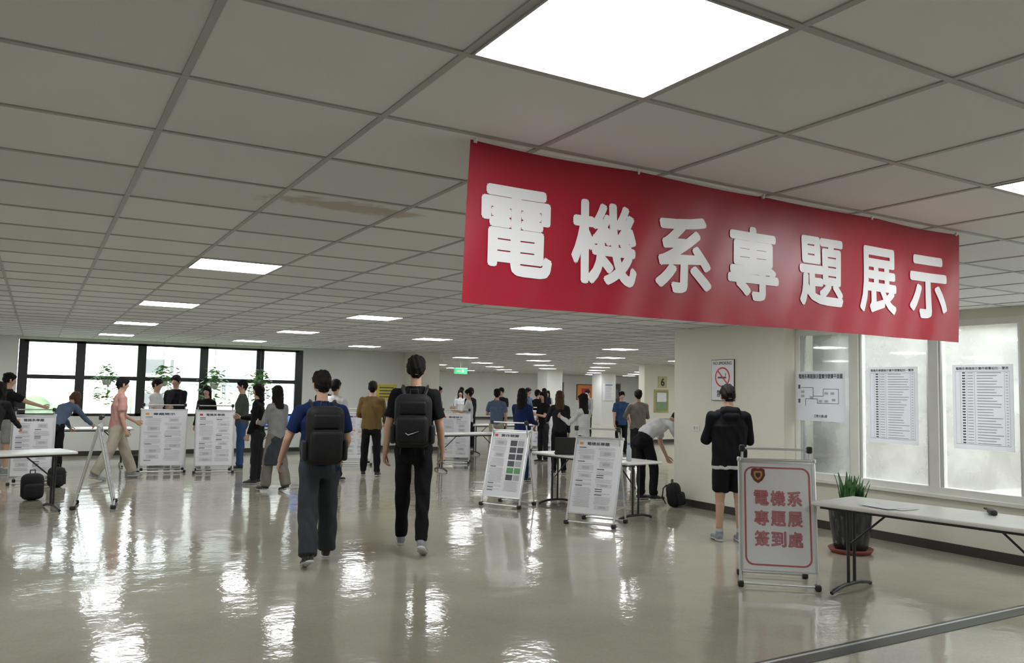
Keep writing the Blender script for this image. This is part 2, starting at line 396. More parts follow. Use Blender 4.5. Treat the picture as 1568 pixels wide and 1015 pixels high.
treem=M('tree_green',(.11,.17,.08),.8,var=.5,vscale=.5)
mb=MB()
for i in range(60):
    x=-22+i*.95; r=random.uniform(2,3.2); z=random.uniform(-6,-3.4)
    n=8
    prof=[(r*math.sin(math.pi*j/n)*random.uniform(.85,1.1),-r*math.cos(math.pi*j/n)*1.2) for j in range(n+1)]
    mb.lathe(prof,treem,10,(x,130+random.uniform(-4,4),z)); mb.tube([(x,130,-22),(x,130,z)],.4,doorm)
mb.build('distant_tree_row')

# ---------------------------------------------------------------- camera
yaw=30.32*D2R; p=4.14*D2R; ro=1.15*D2R
wv=V((math.sin(yaw)*math.cos(p),math.cos(yaw)*math.cos(p),math.sin(p))); r0=V((math.cos(yaw),-math.sin(yaw),0)); u0=r0.cross(wv)
r=r0*math.cos(ro)+u0*math.sin(ro); u=u0*math.cos(ro)-r0*math.sin(ro)
cd=bpy.data.cameras.new('camera'); cam=bpy.data.objects.new('camera',cd); SC.collection.objects.link(cam)
cd.sensor_width=36; cd.lens=28.4; cd.clip_start=.05; cd.clip_end=500
Mx=Matrix((( r.x,u.x,-wv.x,0),(r.y,u.y,-wv.y,0),(r.z,u.z,-wv.z,1.62),(0,0,0,1))); cam.matrix_world=Mx
SC.camera=cam

# ---------------------------------------------------------------- banner
bn=M('banner_red',(.36,.007,.028),.38,var=.12,vscale=2.5,bump=.6,bscale=2.4)
bw=M('banner_white_print',(.86,.85,.87),.32,var=.02,bump=.25,bscale=3.)
def bdisp(x,z):
    return .008*math.sin(x*5.1+z*2)+.005*math.sin(x*11+1.3+z*5)*(z/.6)+.010*math.sin(x*2.3)*(z/.6)+.003*math.sin(x*26+z*9)*(z/.6)
BW,BH=3.13,.615
mb=MB(); nx,nz=160,24
vs=[];fs=[]
for j in range(nz+1):
    for i in range(nx+1):
        x=BW*i/nx; z=BH*j/nz
        xx=x-.02*(z/BH)
        sag=.007*abs(math.sin(x*math.pi/.8))*(1-z/BH)
        vs.append((xx,bdisp(xx,z),-z-sag))
for j in range(nz):
    for i in range(nx):
        a=j*(nx+1)+i; fs.append((a,a+nx+1,a+nx+2,a+1))
mb.add(vs,fs,bn,True)
cx=[1.567,1.98,2.412,2.84,3.295,3.747,4.185]
for ch,x in zip('電機系專題展示',cx):
    tv,tf=text_mesh(ch,.028,.08)
    if not tv: continue
    xs=[q[0] for q in tv]; ys=[q[1] for q in tv]; x0_,x1_,y0_,y1_=min(xs),max(xs),min(ys),max(ys)
    ww,hh=.325,.345
    o=[]
    for q in tv:
        lx=(x-1.35)+((q[0]-x0_)/(x1_-x0_)-.5)*ww; lz=.325-((q[1]-y0_)/(y1_-y0_)-.5)*hh
        o.append((lx,bdisp(lx,lz)-.003-q[2]*.0001,-lz))
    mb.add(o,tf,bw)
for x in (.02,.80,1.55,2.35,3.10): mb.tube([(x,0,-.01),(x,-.004,.012)],.008,alum,8)
mb.build('hanging_banner',(1.35,2.645,CE-.008))

# ---------------------------------------------------------------- notices on right wall
def wallT():
    return Matrix(((0,0,-1,0),(-1,0,0,0),(0,1,0,0),(0,0,0,1)))
mb=MB(); mb.T=wallT()
mb.box((0,0,.008),(.43,.57,.016),blackp); mb.box((0,0,.012),(.415,.555,.016),paper)
mb.text('NO SMOKING',.35,.045,(0,.235),ink,.012,.022)
def ring(mb,c,r,t,z,m,n=40):
    vs=[];fs=[]
    for j in range(n):
        a=2*math.pi*j/n
        vs+=[(c[0]+r*math.cos(a),c[1]+r*math.sin(a),z),(c[0]+(r-t)*math.cos(a),c[1]+(r-t)*math.sin(a),z)]
    for j in range(n): k=(j+1)%n; fs.append((2*j,2*k,2*k+1,2*j+1))
    mb.add(vs,fs,m)
ring(mb,(0,.04),.14,.022,.022,red)
mb.box((0,.04,.021),(.25,.02,.002),red,Matrix.Rotation(-45*D2R,3,'Z'))
mb.box((-.01,.035,.0205),(.16,.025,.001),ink); mb.box((.055,.075,.0205),(.012,.04,.001),ink)
mb.text('禁菸',.22,.10,(0,-.185),ink,.025,.022)
mb.build('no_smoking_sign',(PX,8.19,1.815))
mb=MB(); mb.T=wallT(); mb.box((0,0,.006),(.12,.075,.012),whitef); mb.box((-.028,0,.0125),(.035,.045,.002),inkg); mb.box((.028,0,.0125),(.035,.045,.002),inkg); mb.build('wall_socket',(PX,8.72,1.13),bevel=.002)
def notice(name,y0,y1,z0,z1,kind):
    w=abs(y1-y0);h=z1-z0; mb=MB(); mb.T=wallT()
    nn=10; vs=[];fs=[]
    for i in range(nn+1):
        xx=-w/2+w*i/nn; zz=.004+.004*math.sin(i*.9+y0)
        vs+=[(xx,-h/2,zz-.003),(xx,h/2,zz-.003)]
    for i in range(nn): fs.append((2*i,2*i+2,2*i+3,2*i+1))
    mb.add(vs,fs,thinp,True)
    Z=.0075
    if kind=='map':
        mb.text('電機系專題展示暨實作競賽平面圖',w*.92,h*.10,(0,h*.40),ink,.025,Z)
        segs=[(-.32,.12,-.12,.12),(-.12,.12,-.12,.0),(-.12,.0,.05,.0),(.05,.0,.05,.10),(.05,.10,.30,.10),(.30,.10,.30,-.10),(-.05,-.10,.30,-.10),(-.05,-.10,-.05,-.04),(-.05,-.04,-.25,-.04),(-.25,-.04,-.25,-.14)]
        s=w/.8
        for a,b,c,d in segs:
            mb.box(((a+c)/2*s,(b+d)/2*s,Z),(abs(a-c)*s+.006,abs(b-d)*s+.006,.001),ink)
        for x,y in ((-.30,.06),(-.30,-.0),(.1,.04),(.2,.04),(.22,-.05),(-.15,-.02),(.0,-.07),(.1,-.07)): mb.box((x*s,y*s,Z),(.05,.03,.001),inkg)
        mb.box((-.36*s,.13*s,Z),(.03,.05,.001),ink); mb.box((-.36*s,-.07*s,Z),(.03,.05,.001),ink)
        mb.text('工學大樓6樓',w*.28,h*.06,(0,-h*.40),ink,.02,Z)
    else:
        mb.text('電機系專題展示實作競賽組別一覽表',w*.86,h*.035,(0,h*.455),ink,.02,Z)
        rows=26
        for r_ in range(rows):
            y=h*.42-(r_+.5)*h*.86/rows
            mb.box((-w*.30,y,Z),(w*.05,h*.016,.001),ink)
            mb.box((-w*.19,y,Z),(w*.09,h*.008,.001),inkg)
            L=w*random.uniform(.25,.42); mb.box((-w*.08+L/2,y,Z),(L,h*.008,.001),inkg)
            mb.box((w*.40,y,Z),(w*.03,h*.008,.001),inkg)
        for x in (-.44,-.36,-.25,-.12,.36,.44): mb.box((x*w,-h*.01,Z),(w*.003,h*.86,.001),inkg)
        for yy in (.42,-.44): mb.box((0,yy*h,Z),(w*.88,h*.003,.001),ink)
    mb.build(name,(XW-.002,(y0+y1)/2,(z0+z1)/2))
notice('floor_plan_notice',7.11,6.40,1.31,1.93,'map')
notice('schedule_notice',6.09,5.46,1.10,1.97,'list')
notice('schedule_notice',5.07,4.44,1.10,1.98,'list')

# ---------------------------------------------------------------- poster stands
def poster_content(mb,w,h,kind,seed):
    rnd=random.Random(seed)
    mb.box((0,0,0),(w,h,.012),glossw)
    z=.0075
    if kind=='signin':
        t=.014
        def rr(x,y,r,n=6):
            pts=[]
            for (cx_,cy_,a0) in ((x-r,y-r,0),(-x+r,y-r,90),(-x+r,-y+r,180),(x-r,-y+r,270)):
                for i in range(n+1):
                    a=(a0+90*i/n)*D2R; pts.append((cx_+r*math.cos(a),cy_+r*math.sin(a),z))
            return pts
        pm=M('border_dusty_red',(.45,.12,.13),.5)
        A=rr(w*.455,h*.455,.07); B=rr(w*.455-t,h*.455-t,.06); n=len(A)
        mb.add(A+B,[(i,(i+1)%n,n+(i+1)%n,n+i) for i in range(n)],pm)
        rd=M('glyph_red',(.46,.07,.10),.5); pk=M('glyph_pink',(.50,.24,.27),.5)
        for r_,row in enumerate(('電機系','專題展','簽到處')):
            for c_,ch in enumerate(row):
                cx_=(c_-1)*w*.228+.005; cy_=h*.165-r_*h*.187
                mb.text(ch,w*.205,h*.142,(cx_,cy_),rd,.028,z+.001)
                mb.text(ch,w*.193,h*.134,(cx_,cy_),pk,.0,z+.0025)
        sh=[(-.055,.05),(-.03,.06),(0,.055),(.03,.06),(.055,.05),(.06,0),(.035,-.045),(0,-.07),(-.035,-.045),(-.06,0)]
        mb.add([(a-w*.26,b+h*.375,z+.001) for a,b in sh],[tuple(range(10))[::-1]],M('crest_brown',(.14,.04,.03),.5))
        mb.add([(a*.62-w*.26,b*.62+h*.375,z+.002) for a,b in sh],[tuple(range(10))[::-1]],M('crest_gold',(.5,.26,.08),.5))
        mb.add([(a*.35-w*.26,b*.35+h*.375,z+.003) for a,b in sh],[tuple(range(10))[::-1]],M('crest_dark',(.06,.03,.04),.5))
        return
    mb.text({0:'專題展示',1:'電機系專題',2:'實作競賽'}[seed%3],w*.5,h*.045,(0,h*.44),ink,.025,z+.001)
    mb.box((-w*.38,h*.44,z),(w*.08,h*.035,.001),orange if seed%2 else red)
    cwid=w*.9/2
    oc=0
    for c_ in range(2):
        y=h*.385; xc=-w*.45+cwid*(c_+.5)
        while y>-h*.42:
            q=rnd.random()
            if kind=='col' and c_==1 and q<.34:
                bh=h*.085; mb.box((xc-cwid*.2,y-bh/2,z),(cwid*.4,bh,.001),rnd.choice([ink,greenink,ink,inkg])); mb.box((xc+cwid*.24,y-bh/2,z),(cwid*.36,bh,.001),rnd.choice([ink,inkg,greenink])); y-=bh+h*.02
            elif q<.10:
                bh=h*rnd.uniform(.05,.09); mb.box((xc,y-bh/2,z),(cwid*rnd.uniform(.5,.8),bh,.001),inkl); mb.box((xc,y-bh/2,z+.0008),(cwid*.35,bh*.5,.001),inkg); y-=bh+h*.025
            elif q<.14 and oc<2 and seed in(3,5):
                mb.box((xc,y-h*.012,z),(cwid*.8,h*.03,.001),orange); y-=h*.05; oc+=1
            elif q<.26:
                mb.box((xc-cwid*.25,y,z),(cwid*.35,h*.012,.001),ink); y-=h*.028
            else:
                mb.box((xc-cwid*rnd.uniform(0,.08),y,z),(cwid*rnd.uniform(.72,.88),h*.0065,.001),inkg); y-=h*.0175
def poster_stand(name,x,y,rot,w=.62,h=.90,kind='txt',seed=0,tilt=11):
    mb=MB(); t=tilt*D2R; up=V((0,math.sin(t),math.cos(t)))
    base=V((0,-.20,0)); hw=w/2+.012
    Lf=h+.16
    for sx in (-1,1):
        mb.tube([base+V((sx*hw,0,.03)),base+V((sx*hw,0,0))+up*Lf],.012,alum,10)
        mb.rbox(base+V((sx*hw,0,.025)),(.05,.07,.05),.014,blackp)
        mb.rbox(base+V((sx*hw,0,0))+up*Lf,(.036,.036,.04),.012,alum)
        mb.tube([V((sx*(hw-.03),.26,.03)),V((sx*(hw-.03),.0,h+.24))],.011,alum,10)
        mb.rbox(V((sx*(hw-.03),.26,.025)),(.05,.07,.05),.014,blackp)
        mb.rbox(V((sx*(hw-.03),.0,h+.24)),(.05,.045,.06),.014,blackp)
        mb.tube([V((sx*(hw-.01),-.165,.20)),V((sx*(hw-.02),.215,.20))],.006,alum,8)
    mb.tube([base+V((-hw,0,.03)),base+V((hw,0,.03))],.011,alum,10)
    mb.tube([base+V((-hw,0,0))+up*Lf,base+V((hw,0,0))+up*Lf],.012,alum,10)
    mb.tube([V((-(hw-.03),.0,h+.24)),V((hw-.03,.0,h+.24))],.010,alum,10)
    mb.tube([V((-(hw-.03),.26,.03)),V((hw-.03,.26,.03))],.010,alum,10)
    c=base+up*(.14+h/2)+V((0,-.012,0))
    n=V((0,-math.cos(t),math.sin(t)))
    mb.T=Matrix(((1,up.x,n.x,c.x),(0,up.y,n.y,c.y),(0,up.z,n.z,c.z),(0,0,0,1)))
    poster_content(mb,w,h,kind,seed)
    for (a,b,cx_,cy_) in ((w+.02,.014,0,h/2),(w+.02,.014,0,-h/2),(.014,h,w/2,0),(.014,h,-w/2,0)): mb.box((cx_,cy_,.002),(a,b,.02),alum)
    return mb.build(name,(x,y,0),rot)
poster_stand('sign_in_poster_stand',5.61,4.98,-41,.60,.91,'signin',0,9)
poster_stand('poster_stand',6.02,8.15,-60,.60,.92,'txt',1,15)
poster_stand('poster_stand',5.80,9.95,-62,.60,.92,'col',2,15)
poster_stand('poster_stand',2.05,16.1,-8,.74,.98,'txt',3,6)
poster_stand('poster_stand',2.88,15.75,-8,.64,.98,'txt',4,6)
poster_stand('poster_stand',5.85,16.4,-18,.60,.92,'txt',5,8)
poster_stand('poster_stand',8.03,16.1,-34,.62,.92,'txt',6,8)
poster_stand('poster_stand',.0,14.9,-5,.56,.92,'txt',7,6)
poster_stand('poster_stand',.76,11.95,84,.60,.92,'txt',8,12)
poster_stand('poster_stand',11.9,18.6,-30,.60,.92,'txt',9,8)

# ---------------------------------------------------------------- tables
def folding_table(x,y,rot,L=1.8,W=.7,H=.74):
    mb=MB()
    mb.rbox((0,0,H-.016),(L,W,.032),.012,tabm)
    mb.bb((-L/2+.06,-W/2+.05,H-.055),(L/2-.06,-W/2+.07,H-.03),metald); mb.bb((-L/2+.06,W/2-.07,H-.055),(L/2-.06,W/2-.05,H-.03),metald)
    for sx in (-1,1):
        lx=sx*(L/2-.17)
        for yy in (-.05,.05): mb.tube([(lx,yy,.05),(lx,yy,H-.03)],.014,metald,10)
        mb.tube([(lx,-W/2+.03,.017),(lx,-W/2+.06,.03),(lx,-.12,.055),(lx,.12,.055),(lx,W/2-.06,.03),(lx,W/2-.03,.017)],.017,metald,10)
        mb.tube([(lx,-.16,H-.045),(lx,.16,H-.045)],.014,metald,8)
        mb.tube([(lx,0,H*.52),(lx-sx*.34,0,H-.05)],.009,metald,8)
        mb.tube([(lx-sx*.34,-W/2+.06,H-.05),(lx-sx*.34,W/2-.06,H-.05)],.009,metald,8)
    return mb.build('folding_table',(x,y,0),rot)
folding_table(6.12,3.80,-81,1.8,.70)
folding_table(-.46,11.65,16,1.8,.65)
folding_table(.75,17.45,0)
folding_table(6.62,9.05,95,2.0,.62)
folding_table(4.7,17.4,0,1.6,.6)
folding_table(7.6,14.6,0,1.6,.6)
folding_table(10.3,18.1,0,1.8,.6)

# ---------------------------------------------------------------- human builder
def V3(x,y,z): return np.array([x,y,z],float)
def nrm(a): return a/ (np.linalg.norm(a)+1e-12)
class Prim:
    def __init__(s,p1,p2,a1,b1,a2,b2,lat,mat,c1=None,c2=None,kind='skin'):
        s.p1=np.array(p1,float);s.p2=np.array(p2,float);s.a1,s.b1,s.a2,s.b2=a1,b1,a2,b2
        w=s.p2-s.p1; s.L=max(np.linalg.norm(w),1e-4); s.w=w/s.L if np.linalg.norm(w)>1e-4 else V3(0,0,1)
        lat=np.array(lat,float); u=lat-s.w*lat.dot(s.w)
        if np.linalg.norm(u)<.1: u=V3(0,1,0)-s.w*s.w[1]
        s.u=nrm(u); s.v=np.cross(s.w,s.u); s.mat=mat; s.c1=c1 or min(a1,b1); s.c2=c2 or min(a2,b2); s.kind=kind
    def mesh(s,n=16,k=4):
        rings=[]
        for i in range(k+1):
            th=(i/k)*math.pi/2; rings.append((-math.cos(th)*s.c1,max(math.sin(th),.02),0.))
        for i in range(k+1):
            th=(1-i/k)*math.pi/2; rings.append((s.L+math.cos(th)*s.c2,max(math.sin(th),.02),1.))
        vs=[];fs=[]
        for (t,sc,fr) in rings:
            a=s.a1+(s.a2-s.a1)*fr; b=s.b1+(s.b2-s.b1)*fr
            for j in range(n):
                an=2*math.pi*j/n; vs.append(s.p1+s.w*t+s.u*math.cos(an)*a*sc+s.v*math.sin(an)*b*sc)
        R=len(rings)
        for i in range(R-1):
            for j in range(n): fs.append((i*n+j,i*n+(j+1)%n,(i+1)*n+(j+1)%n,(i+1)*n+j))
        fs.append(tuple(range(n))[::-1]); fs.append(tuple(range((R-1)*n,R*n)))
        return vs,fs
    def sdf(s,P):
        d=P-s.p1; t=d@s.w; fr=np.clip(t,0,s.L)/s.L
        a=s.a1+(s.a2-s.a1)*fr; b=s.b1+(s.b2-s.b1)*fr
        x=d@s.u; y=d@s.v
        ax=np.where(t<0,-t/s.c1,np.where(t>s.L,(t-s.L)/s.c2,0.))
        return (np.sqrt((x/a)**2+(y/b)**2+ax**2)-1)*np.minimum(a,b)

skin=M('skin',(.56,.345,.245),.5,var=.05,vscale=12)
hairb=M('hair_black',(.010,.008,.007),.6,bump=.6,bscale=140,spec=.15)
hairbr=M('hair_brown',(.09,.045,.022),.6,bump=.6,bscale=140,spec=.2)
lipm=M('lips',(.40,.14,.12),.5); eyew=M('eye_white',(.75,.74,.72),.2); eyed=M('eye_dark',(.02,.012,.01),.1)
def cloth(n,c,r=.85): return M('cloth_'+n,c,r,var=.12,vscale=9,bump=.35,bscale=30,spec=.15)
c_black=cloth('black',(.010,.010,.012)); c_navy=cloth('navy',(.012,.024,.085)); c_dgray=cloth('dark_gray',(.045,.05,.058)); c_char=cloth('charcoal',(.025,.025,.03))
c_pink=cloth('pink',(.50,.28,.25)); c_beige=cloth('beige',(.40,.36,.29)); c_white=cloth('white',(.64,.64,.65)); c_olive=cloth('olive_brown',(.16,.105,.04))
c_gray=cloth('gray',(.25,.25,.26)); c_blue=cloth('steel_blue',(.11,.15,.23)); c_jean=cloth('denim',(.035,.07,.16)); c_green=cloth('dark_green',(.06,.07,.06)); c_tan=cloth('taupe',(.20,.18,.155))
s_white=M('shoe_light',(.55,.55,.53),.6); s_black=M('shoe_black',(.02,.02,.02),.5); s_gray=M('shoe_gray',(.25,.26,.28),.6)

def human(name,x,y,rot,H=1.72,top='tee',tm=None,bottom='pants',bm=None,shoe=s_black,sole=s_white,hair='short',hm=None,lean=0,head=(0,0),
          lL=(0,0,2,0),lR=(0,0,2,0),aL=(4,8,12,0),aR=(4,8,12,0),vox=.013,fem=False,bulk=1.0,curl=25,leg=1.0,dress=None,inner=None):
    tm=tm or c_black; bm=bm or c_black; hm=hm or hairb
    P=[]; X=V3(1,0,0)
    fw=.90 if fem else 1.0
    def add(p1,p2,a1,b1,a2,b2,m,c1=None,c2=None,lat=X,kind='cloth'): P.append(Prim(p1,p2,a1,b1,a2,b2,lat,m,c1,c2,kind))
    def rd(p1,p2,r1,r2,m,c1=None,c2=None,kind='cloth'): add(p1,p2,r1,r1,r2,r2,m,c1,c2,X,kind)
    l=lean*D2R; l0=l*.55
    up0=V3(0,math.sin(l0),math.cos(l0)); up=V3(0,math.sin(l),math.cos(l))
    pel=V3(0,0,0)
    mid=pel+up0*.16
    def T(h): return pel+up0*h if h<.16 else mid+up*(h-.16)
    jacket=top in('jacket','hoodie')
    e=(.018 if jacket else .008)*1.0; B=bulk*fw
    if dress is None:
        add(T(-.10),T(.06),.150*fw+.005,.108,.145*fw,.105,bm,.05,.03)
    hemh=-.13 if top in('tee','hoodie') else (-.10 if top!='tuck' else .02)
    if inner: add(T(hemh-.005),T(hemh+.05),.158*B+e,.113+e,.158*B+e,.113+e,inner,.02,.02)
    add(T(hemh+.03),T(.12),.160*B+e,.115+e,.152*B+e,.108+e,tm,.03,.03)
    add(T(.12),T(.33),.152*B+e,.108+e,.166*B+e,.114+e,tm,.03,.05)
    add(T(.31),T(.42),.166*B+e,.114+e,.130*B+e,.088+e,tm,.05,.055)
    sw=.172*fw*(.5+.5*bulk)
    shL,shR=T(.455)+V3(-sw,0,-.016),T(.455)+V3(sw,0,-.016)
    rd(T(.435)-V3(sw*.75,0,0),T(.435)+V3(sw*.75,0,0),.062+e*.6,.062+e*.6,tm)
    rd(shL*.40+T(.505)*.60,shL,.046,.056,tm); rd(shR*.40+T(.505)*.60,shR,.046,.056,tm)
    rd(T(.47),T(.515),.085,.062,tm,None,.02)
    if fem:
        f=V3(0,math.cos(l),-math.sin(l))
        for sx in(-1,1): rd(T(.30)+f*.06+V3(sx*.065,0,0),T(.31)+f*.075+V3(sx*.065,0,0),.055,.045,tm)
    hl=l*.55+head[1]*D2R; hy=head[0]*D2R
    Rm=Matrix.Rotation(hy,3,'Z')@Matrix.Rotation(-hl,3,'X')
    nb=T(.50); nu=nrm(V3(0,math.sin((l+hl)/2),math.cos((l+hl)/2)))
    hc=nb+nu*.085+V3(*(Rm@V((0,.012,.095))))
    def h(a,b,c): return hc+np.array(Rm@V((a,b,c)))
    hx=np.array(Rm@V((1,0,0)))
    P.append(Prim(nb-nu*.02,h(0,-.012,-.05),.054*fw,.056*fw,.050*fw,.054,X,skin))
    def hp(p,q,a1,b1,a2,b2,m,c1=None,c2=None,kind='skin'): P.append(Prim(h(*p),h(*q),a1,b1,a2,b2,hx,m,c1,c2,kind))
    hp((0,-.008,-.02),(0,-.005,.035),.072,.088,.074,.092,skin)
    hp((0,.012,-.03),(0,.032,-.088),.062,.070,.034,.040,skin)
    hp((0,.086,.0),(0,.100,-.028),.008,.008,.015,.012,skin)
    for sx in(-1,1):
        hp((sx*.078,-.008,.004),(sx*.078,-.004,-.032),.010,.019,.008,.012,skin)
        hp((sx*.030,.068,-.022),(sx*.03,.066,-.04),.02,.018,.02,.018,skin)
    hp((0,-.022,.005),(0,-.006,.048),.083,.092,.084,.095,hm,kind='hair')
    hp((0,-.055,-.01),(0,-.058,-.055),.066,.040,.050,.028,hm,kind='hair')
    hp((-.045,.070,.062),(.045,.072,.058),.024,.024,.024,.024,hm,kind='hair')
    for sx in(-1,1): hp((sx*.070,.012,.04),(sx*.074,.010,.0),.016,.035,.008,.02,hm,kind='hair')
    rr=random.Random(len(name)*7+int(x*10))
    for i in range(14):
        a=rr.uniform(0,6.28); q=rr.uniform(.2,1.)
        hp((.06*q*math.cos(a),-.01+.07*q*math.sin(a),.092),(.082*q*math.cos(a),-.012+.092*q*math.sin(a),.108-.045*q),.026,.026,.012,.012,hm,kind='hair')
    if hair in('long','bob'):
        Ld=.30 if hair=='long' else .13
        dn=V3(0,-.015,-1)
        s0=h(0,-.045,-.02); s1=s0+dn*Ld+V3(0,-.03,0) if lean<35 else s0+V3(0,.05,-.22)
        add(s0,s1,.086,.055,.085,.032,hm,None,.05,hx,'hair')
        for sx in(-1,1):
            q0=h(sx*.075,.0,.02); q1=q0+dn*(Ld*.7)+V3(0,.0,0); add(q0,q1,.02,.045,.022,.035,hm,None,None,hx,'hair')
    if top=='hoodie':
        rd(T(.50)+V3(-.06,-.06,0),T(.50)+V3(.06,-.06,0),.05,.05,tm); rd(T(.45)+V3(-.05,-.085,-.01),T(.45)+V3(.05,-.085,-.01),.045,.045,tm); rd(T(.53)+V3(-.04,-.06,-.01),T(.53)+V3(.04,-.06,-.01),.036,.036,tm)
        rd(T(.52)+V3(-.065,.0,0),T(.50)+V3(-.045,.06,-.02),.033,.028,tm); rd(T(.52)+V3(.065,.0,0),T(.50)+V3(.045,.06,-.02),.033,.028,tm)
    contact=[]
    for sx,lg in((-1,lL),(1,lR)):
        a,kf,sp,fp=[q*D2R for q in lg]
        hip=pel+V3(sx*.088*fw,0,-.05)
        kn=hip+nrm(V3(sx*math.sin(sp),math.sin(a),-math.cos(a)))*.41
        s_=a-kf; sd=nrm(V3(sx*math.sin(sp)*.6,math.sin(s_),-math.cos(s_)))
        an=kn+sd*.40
        fd=V3(sx*.12,math.cos(fp),-math.sin(fp)); fd=nrm(fd); fn=nrm(V3(0,math.sin(fp),math.cos(fp)))
        add(an-fd*.035-fn*.035,an+fd*.145-fn*.045,.036,.040,.040,.026,shoe,.03,.045)
        add(an-fd*.045-fn*.068,an+fd*.155-fn*.068,.038,.013,.044,.012,sole,.03,.045)
        rd(an-fn*.03,an+sd*-.02,.042,.040,shoe)
        contact+= [an-fd*.06-fn*.081,an+fd*.18-fn*.081]
        if bottom=='pants':
            rd(hip,kn,.092*leg,.070*leg,bm); rd(kn,an-sd*.01,.070*leg,.058*leg,bm,None,.015)
            rd(an-sd*.05+V3(0,.01,0),an-sd*.03+V3(0,.012,0),.062*leg,.062*leg,bm,.02,.02)
        elif bottom=='wide':
            rd(hip,kn,.098,.088,bm); rd(kn,an-sd*.0,.088,.084,bm,None,.015)
        elif bottom=='shorts':
            rd(hip,hip+(kn-hip)*.82,.098,.098,bm,None,.015)
            rd(hip,kn,.075,.054,skin,kind='skin'); rd(kn,an,.050,.035,skin,kind='skin'); rd(kn+sd*.08+V3(0,-.018,0),kn+sd*.18+V3(0,-.012,0),.048,.040,skin,kind='skin')
            rd(an-sd*.06,an,.039,.039,s_white if shoe is not s_black else c_black,.01)
        elif bottom=='skirt':
            rd(hip,kn,.07,.052,skin,kind='skin'); rd(kn,an,.05,.034,skin,kind='skin')
        if sx<0: knL=kn
        else: knR=kn
    if bottom=='skirt' or dress:
        km=(knL+knR)/2; add(T(.02),km+V3(0,0,-.05),.15,.11,.20,.15,dress or bm,.04,.015)
    rd(T(-.09)+V3(-.06,-.03,0),T(-.09)+V3(.06,-.03,0),.095,.095,dress or bm)
    hands=[]
    for sx,ar,sh in((-1,aL,shL),(1,aR,shR)):
        pa,ab,el,iw=[q*D2R for q in ar]
        ud=nrm(V3(sx*math.sin(ab),math.sin(pa)*math.cos(ab),-math.cos(pa)*math.cos(ab)))
        fdv=nrm(V3(sx*(math.sin(ab)*.5-math.sin(iw)),math.sin(pa+el)*math.cos(iw),-math.cos(pa+el)*math.cos(iw)))
        eb=sh+ud*.285; wr=eb+fdv*.245
        rd(sh,eb,.048*fw,.038*fw,skin,kind='skin'); rd(eb,wr,.039*fw,.026*fw,skin,kind='skin')
        if top in('tee','tuck'): rd(sh,sh+ud*.20,.060,.064*fw+.004,tm,None,.012)
        else:
            g_=.010 if jacket else .002
            rd(sh,eb,.056+g_,.046+g_,tm); rd(eb,wr-fdv*.015,.046+g_,.034+g_,tm,None,.012)
        pn=V3(-sx,0,0); pn=nrm(pn-fdv*pn.dot(fdv)); ac=np.cross(fdv,pn)
        if ac.dot(V3(0,1,.4))<0: ac=-ac
        P.append(Prim(wr,wr+fdv*.075,.026,.017,.038,.015,ac,skin,.02,.014,'skin'))
        hands.append((wr,fdv,pn,ac))
    vs=[];fs=[]
    for p_ in P:
        a,b=p_.mesh(); o=len(vs); vs+=[tuple(q) for q in a]; fs+=[tuple(i+o for i in f) for f in b]
    me=bpy.data.meshes.new('tmp'); me.from_pydata(vs,[],fs); ob=bpy.data.objects.new('tmp',me); SC.collection.objects.link(ob)
    md=ob.modifiers.new('r','REMESH'); md.mode='VOXEL'; md.voxel_size=vox
    ms=ob.modifiers.new('s','SMOOTH'); ms.factor=.5; ms.iterations=4 if vox<.01 else 2
    bpy.context.view_layer.update(); dg=bpy.context.evaluated_depsgraph_get()
    me2=bpy.data.meshes.new_from_object(ob.evaluated_get(dg)); bpy.data.objects.remove(ob); bpy.data.meshes.remove(me)
    n=len(me2.vertices); co=np.empty(n*3); me2.vertices.foreach_get('co',co); co=co.reshape(-1,3)
    no=np.empty(n*3); me2.vertices.foreach_get('normal',no); no=no.reshape(-1,3)
    def lab(Q):
        best=np.full(len(Q),1e9); idx=np.zeros(len(Q),int)
        for i,p_ in enumerate(P):
            d=p_.sdf(Q); mk=d<best; best[mk]=d[mk]; idx[mk]=i
        return idx
    vi=lab(co); kd=np.array([{'skin':0,'cloth':1,'hair':2}[p_.kind] for p_ in P])[vi]
    x_,y_,z_=co[:,0],co[:,1],co[:,2]; ph=x*3.1+y
    cl=.0040*(np.sin(x_*50+z_*13+ph+2.5*np.sin(y_*17+z_*7))+.7*np.sin(z_*27+x_*38+2*np.sin(x_*21+ph))+.6*np.sin(y_*52-z_*19+ph))
    hr=.0032*(np.sin(x_*150+z_*50+ph)+np.sin(y_*140-z_*70))
    co=co+no*np.where(kd==1,cl,np.where(kd==2,hr,0))[:,None]
    npoly=len(me2.polygons); cen=np.empty(npoly*3); me2.polygons.foreach_get('center',cen); cen=cen.reshape(-1,3)
    fi=lab(cen)
    mb=MB(); mids=[mb.mid(p_.mat) for p_ in P]
    mb.v=[V(q) for q in co]; mb.f=[tuple(p_.vertices) for p_ in me2.polygons]; mb.mi=[mids[i] for i in fi]; mb.sm=[True]*npoly
    bpy.data.meshes.remove(me2)
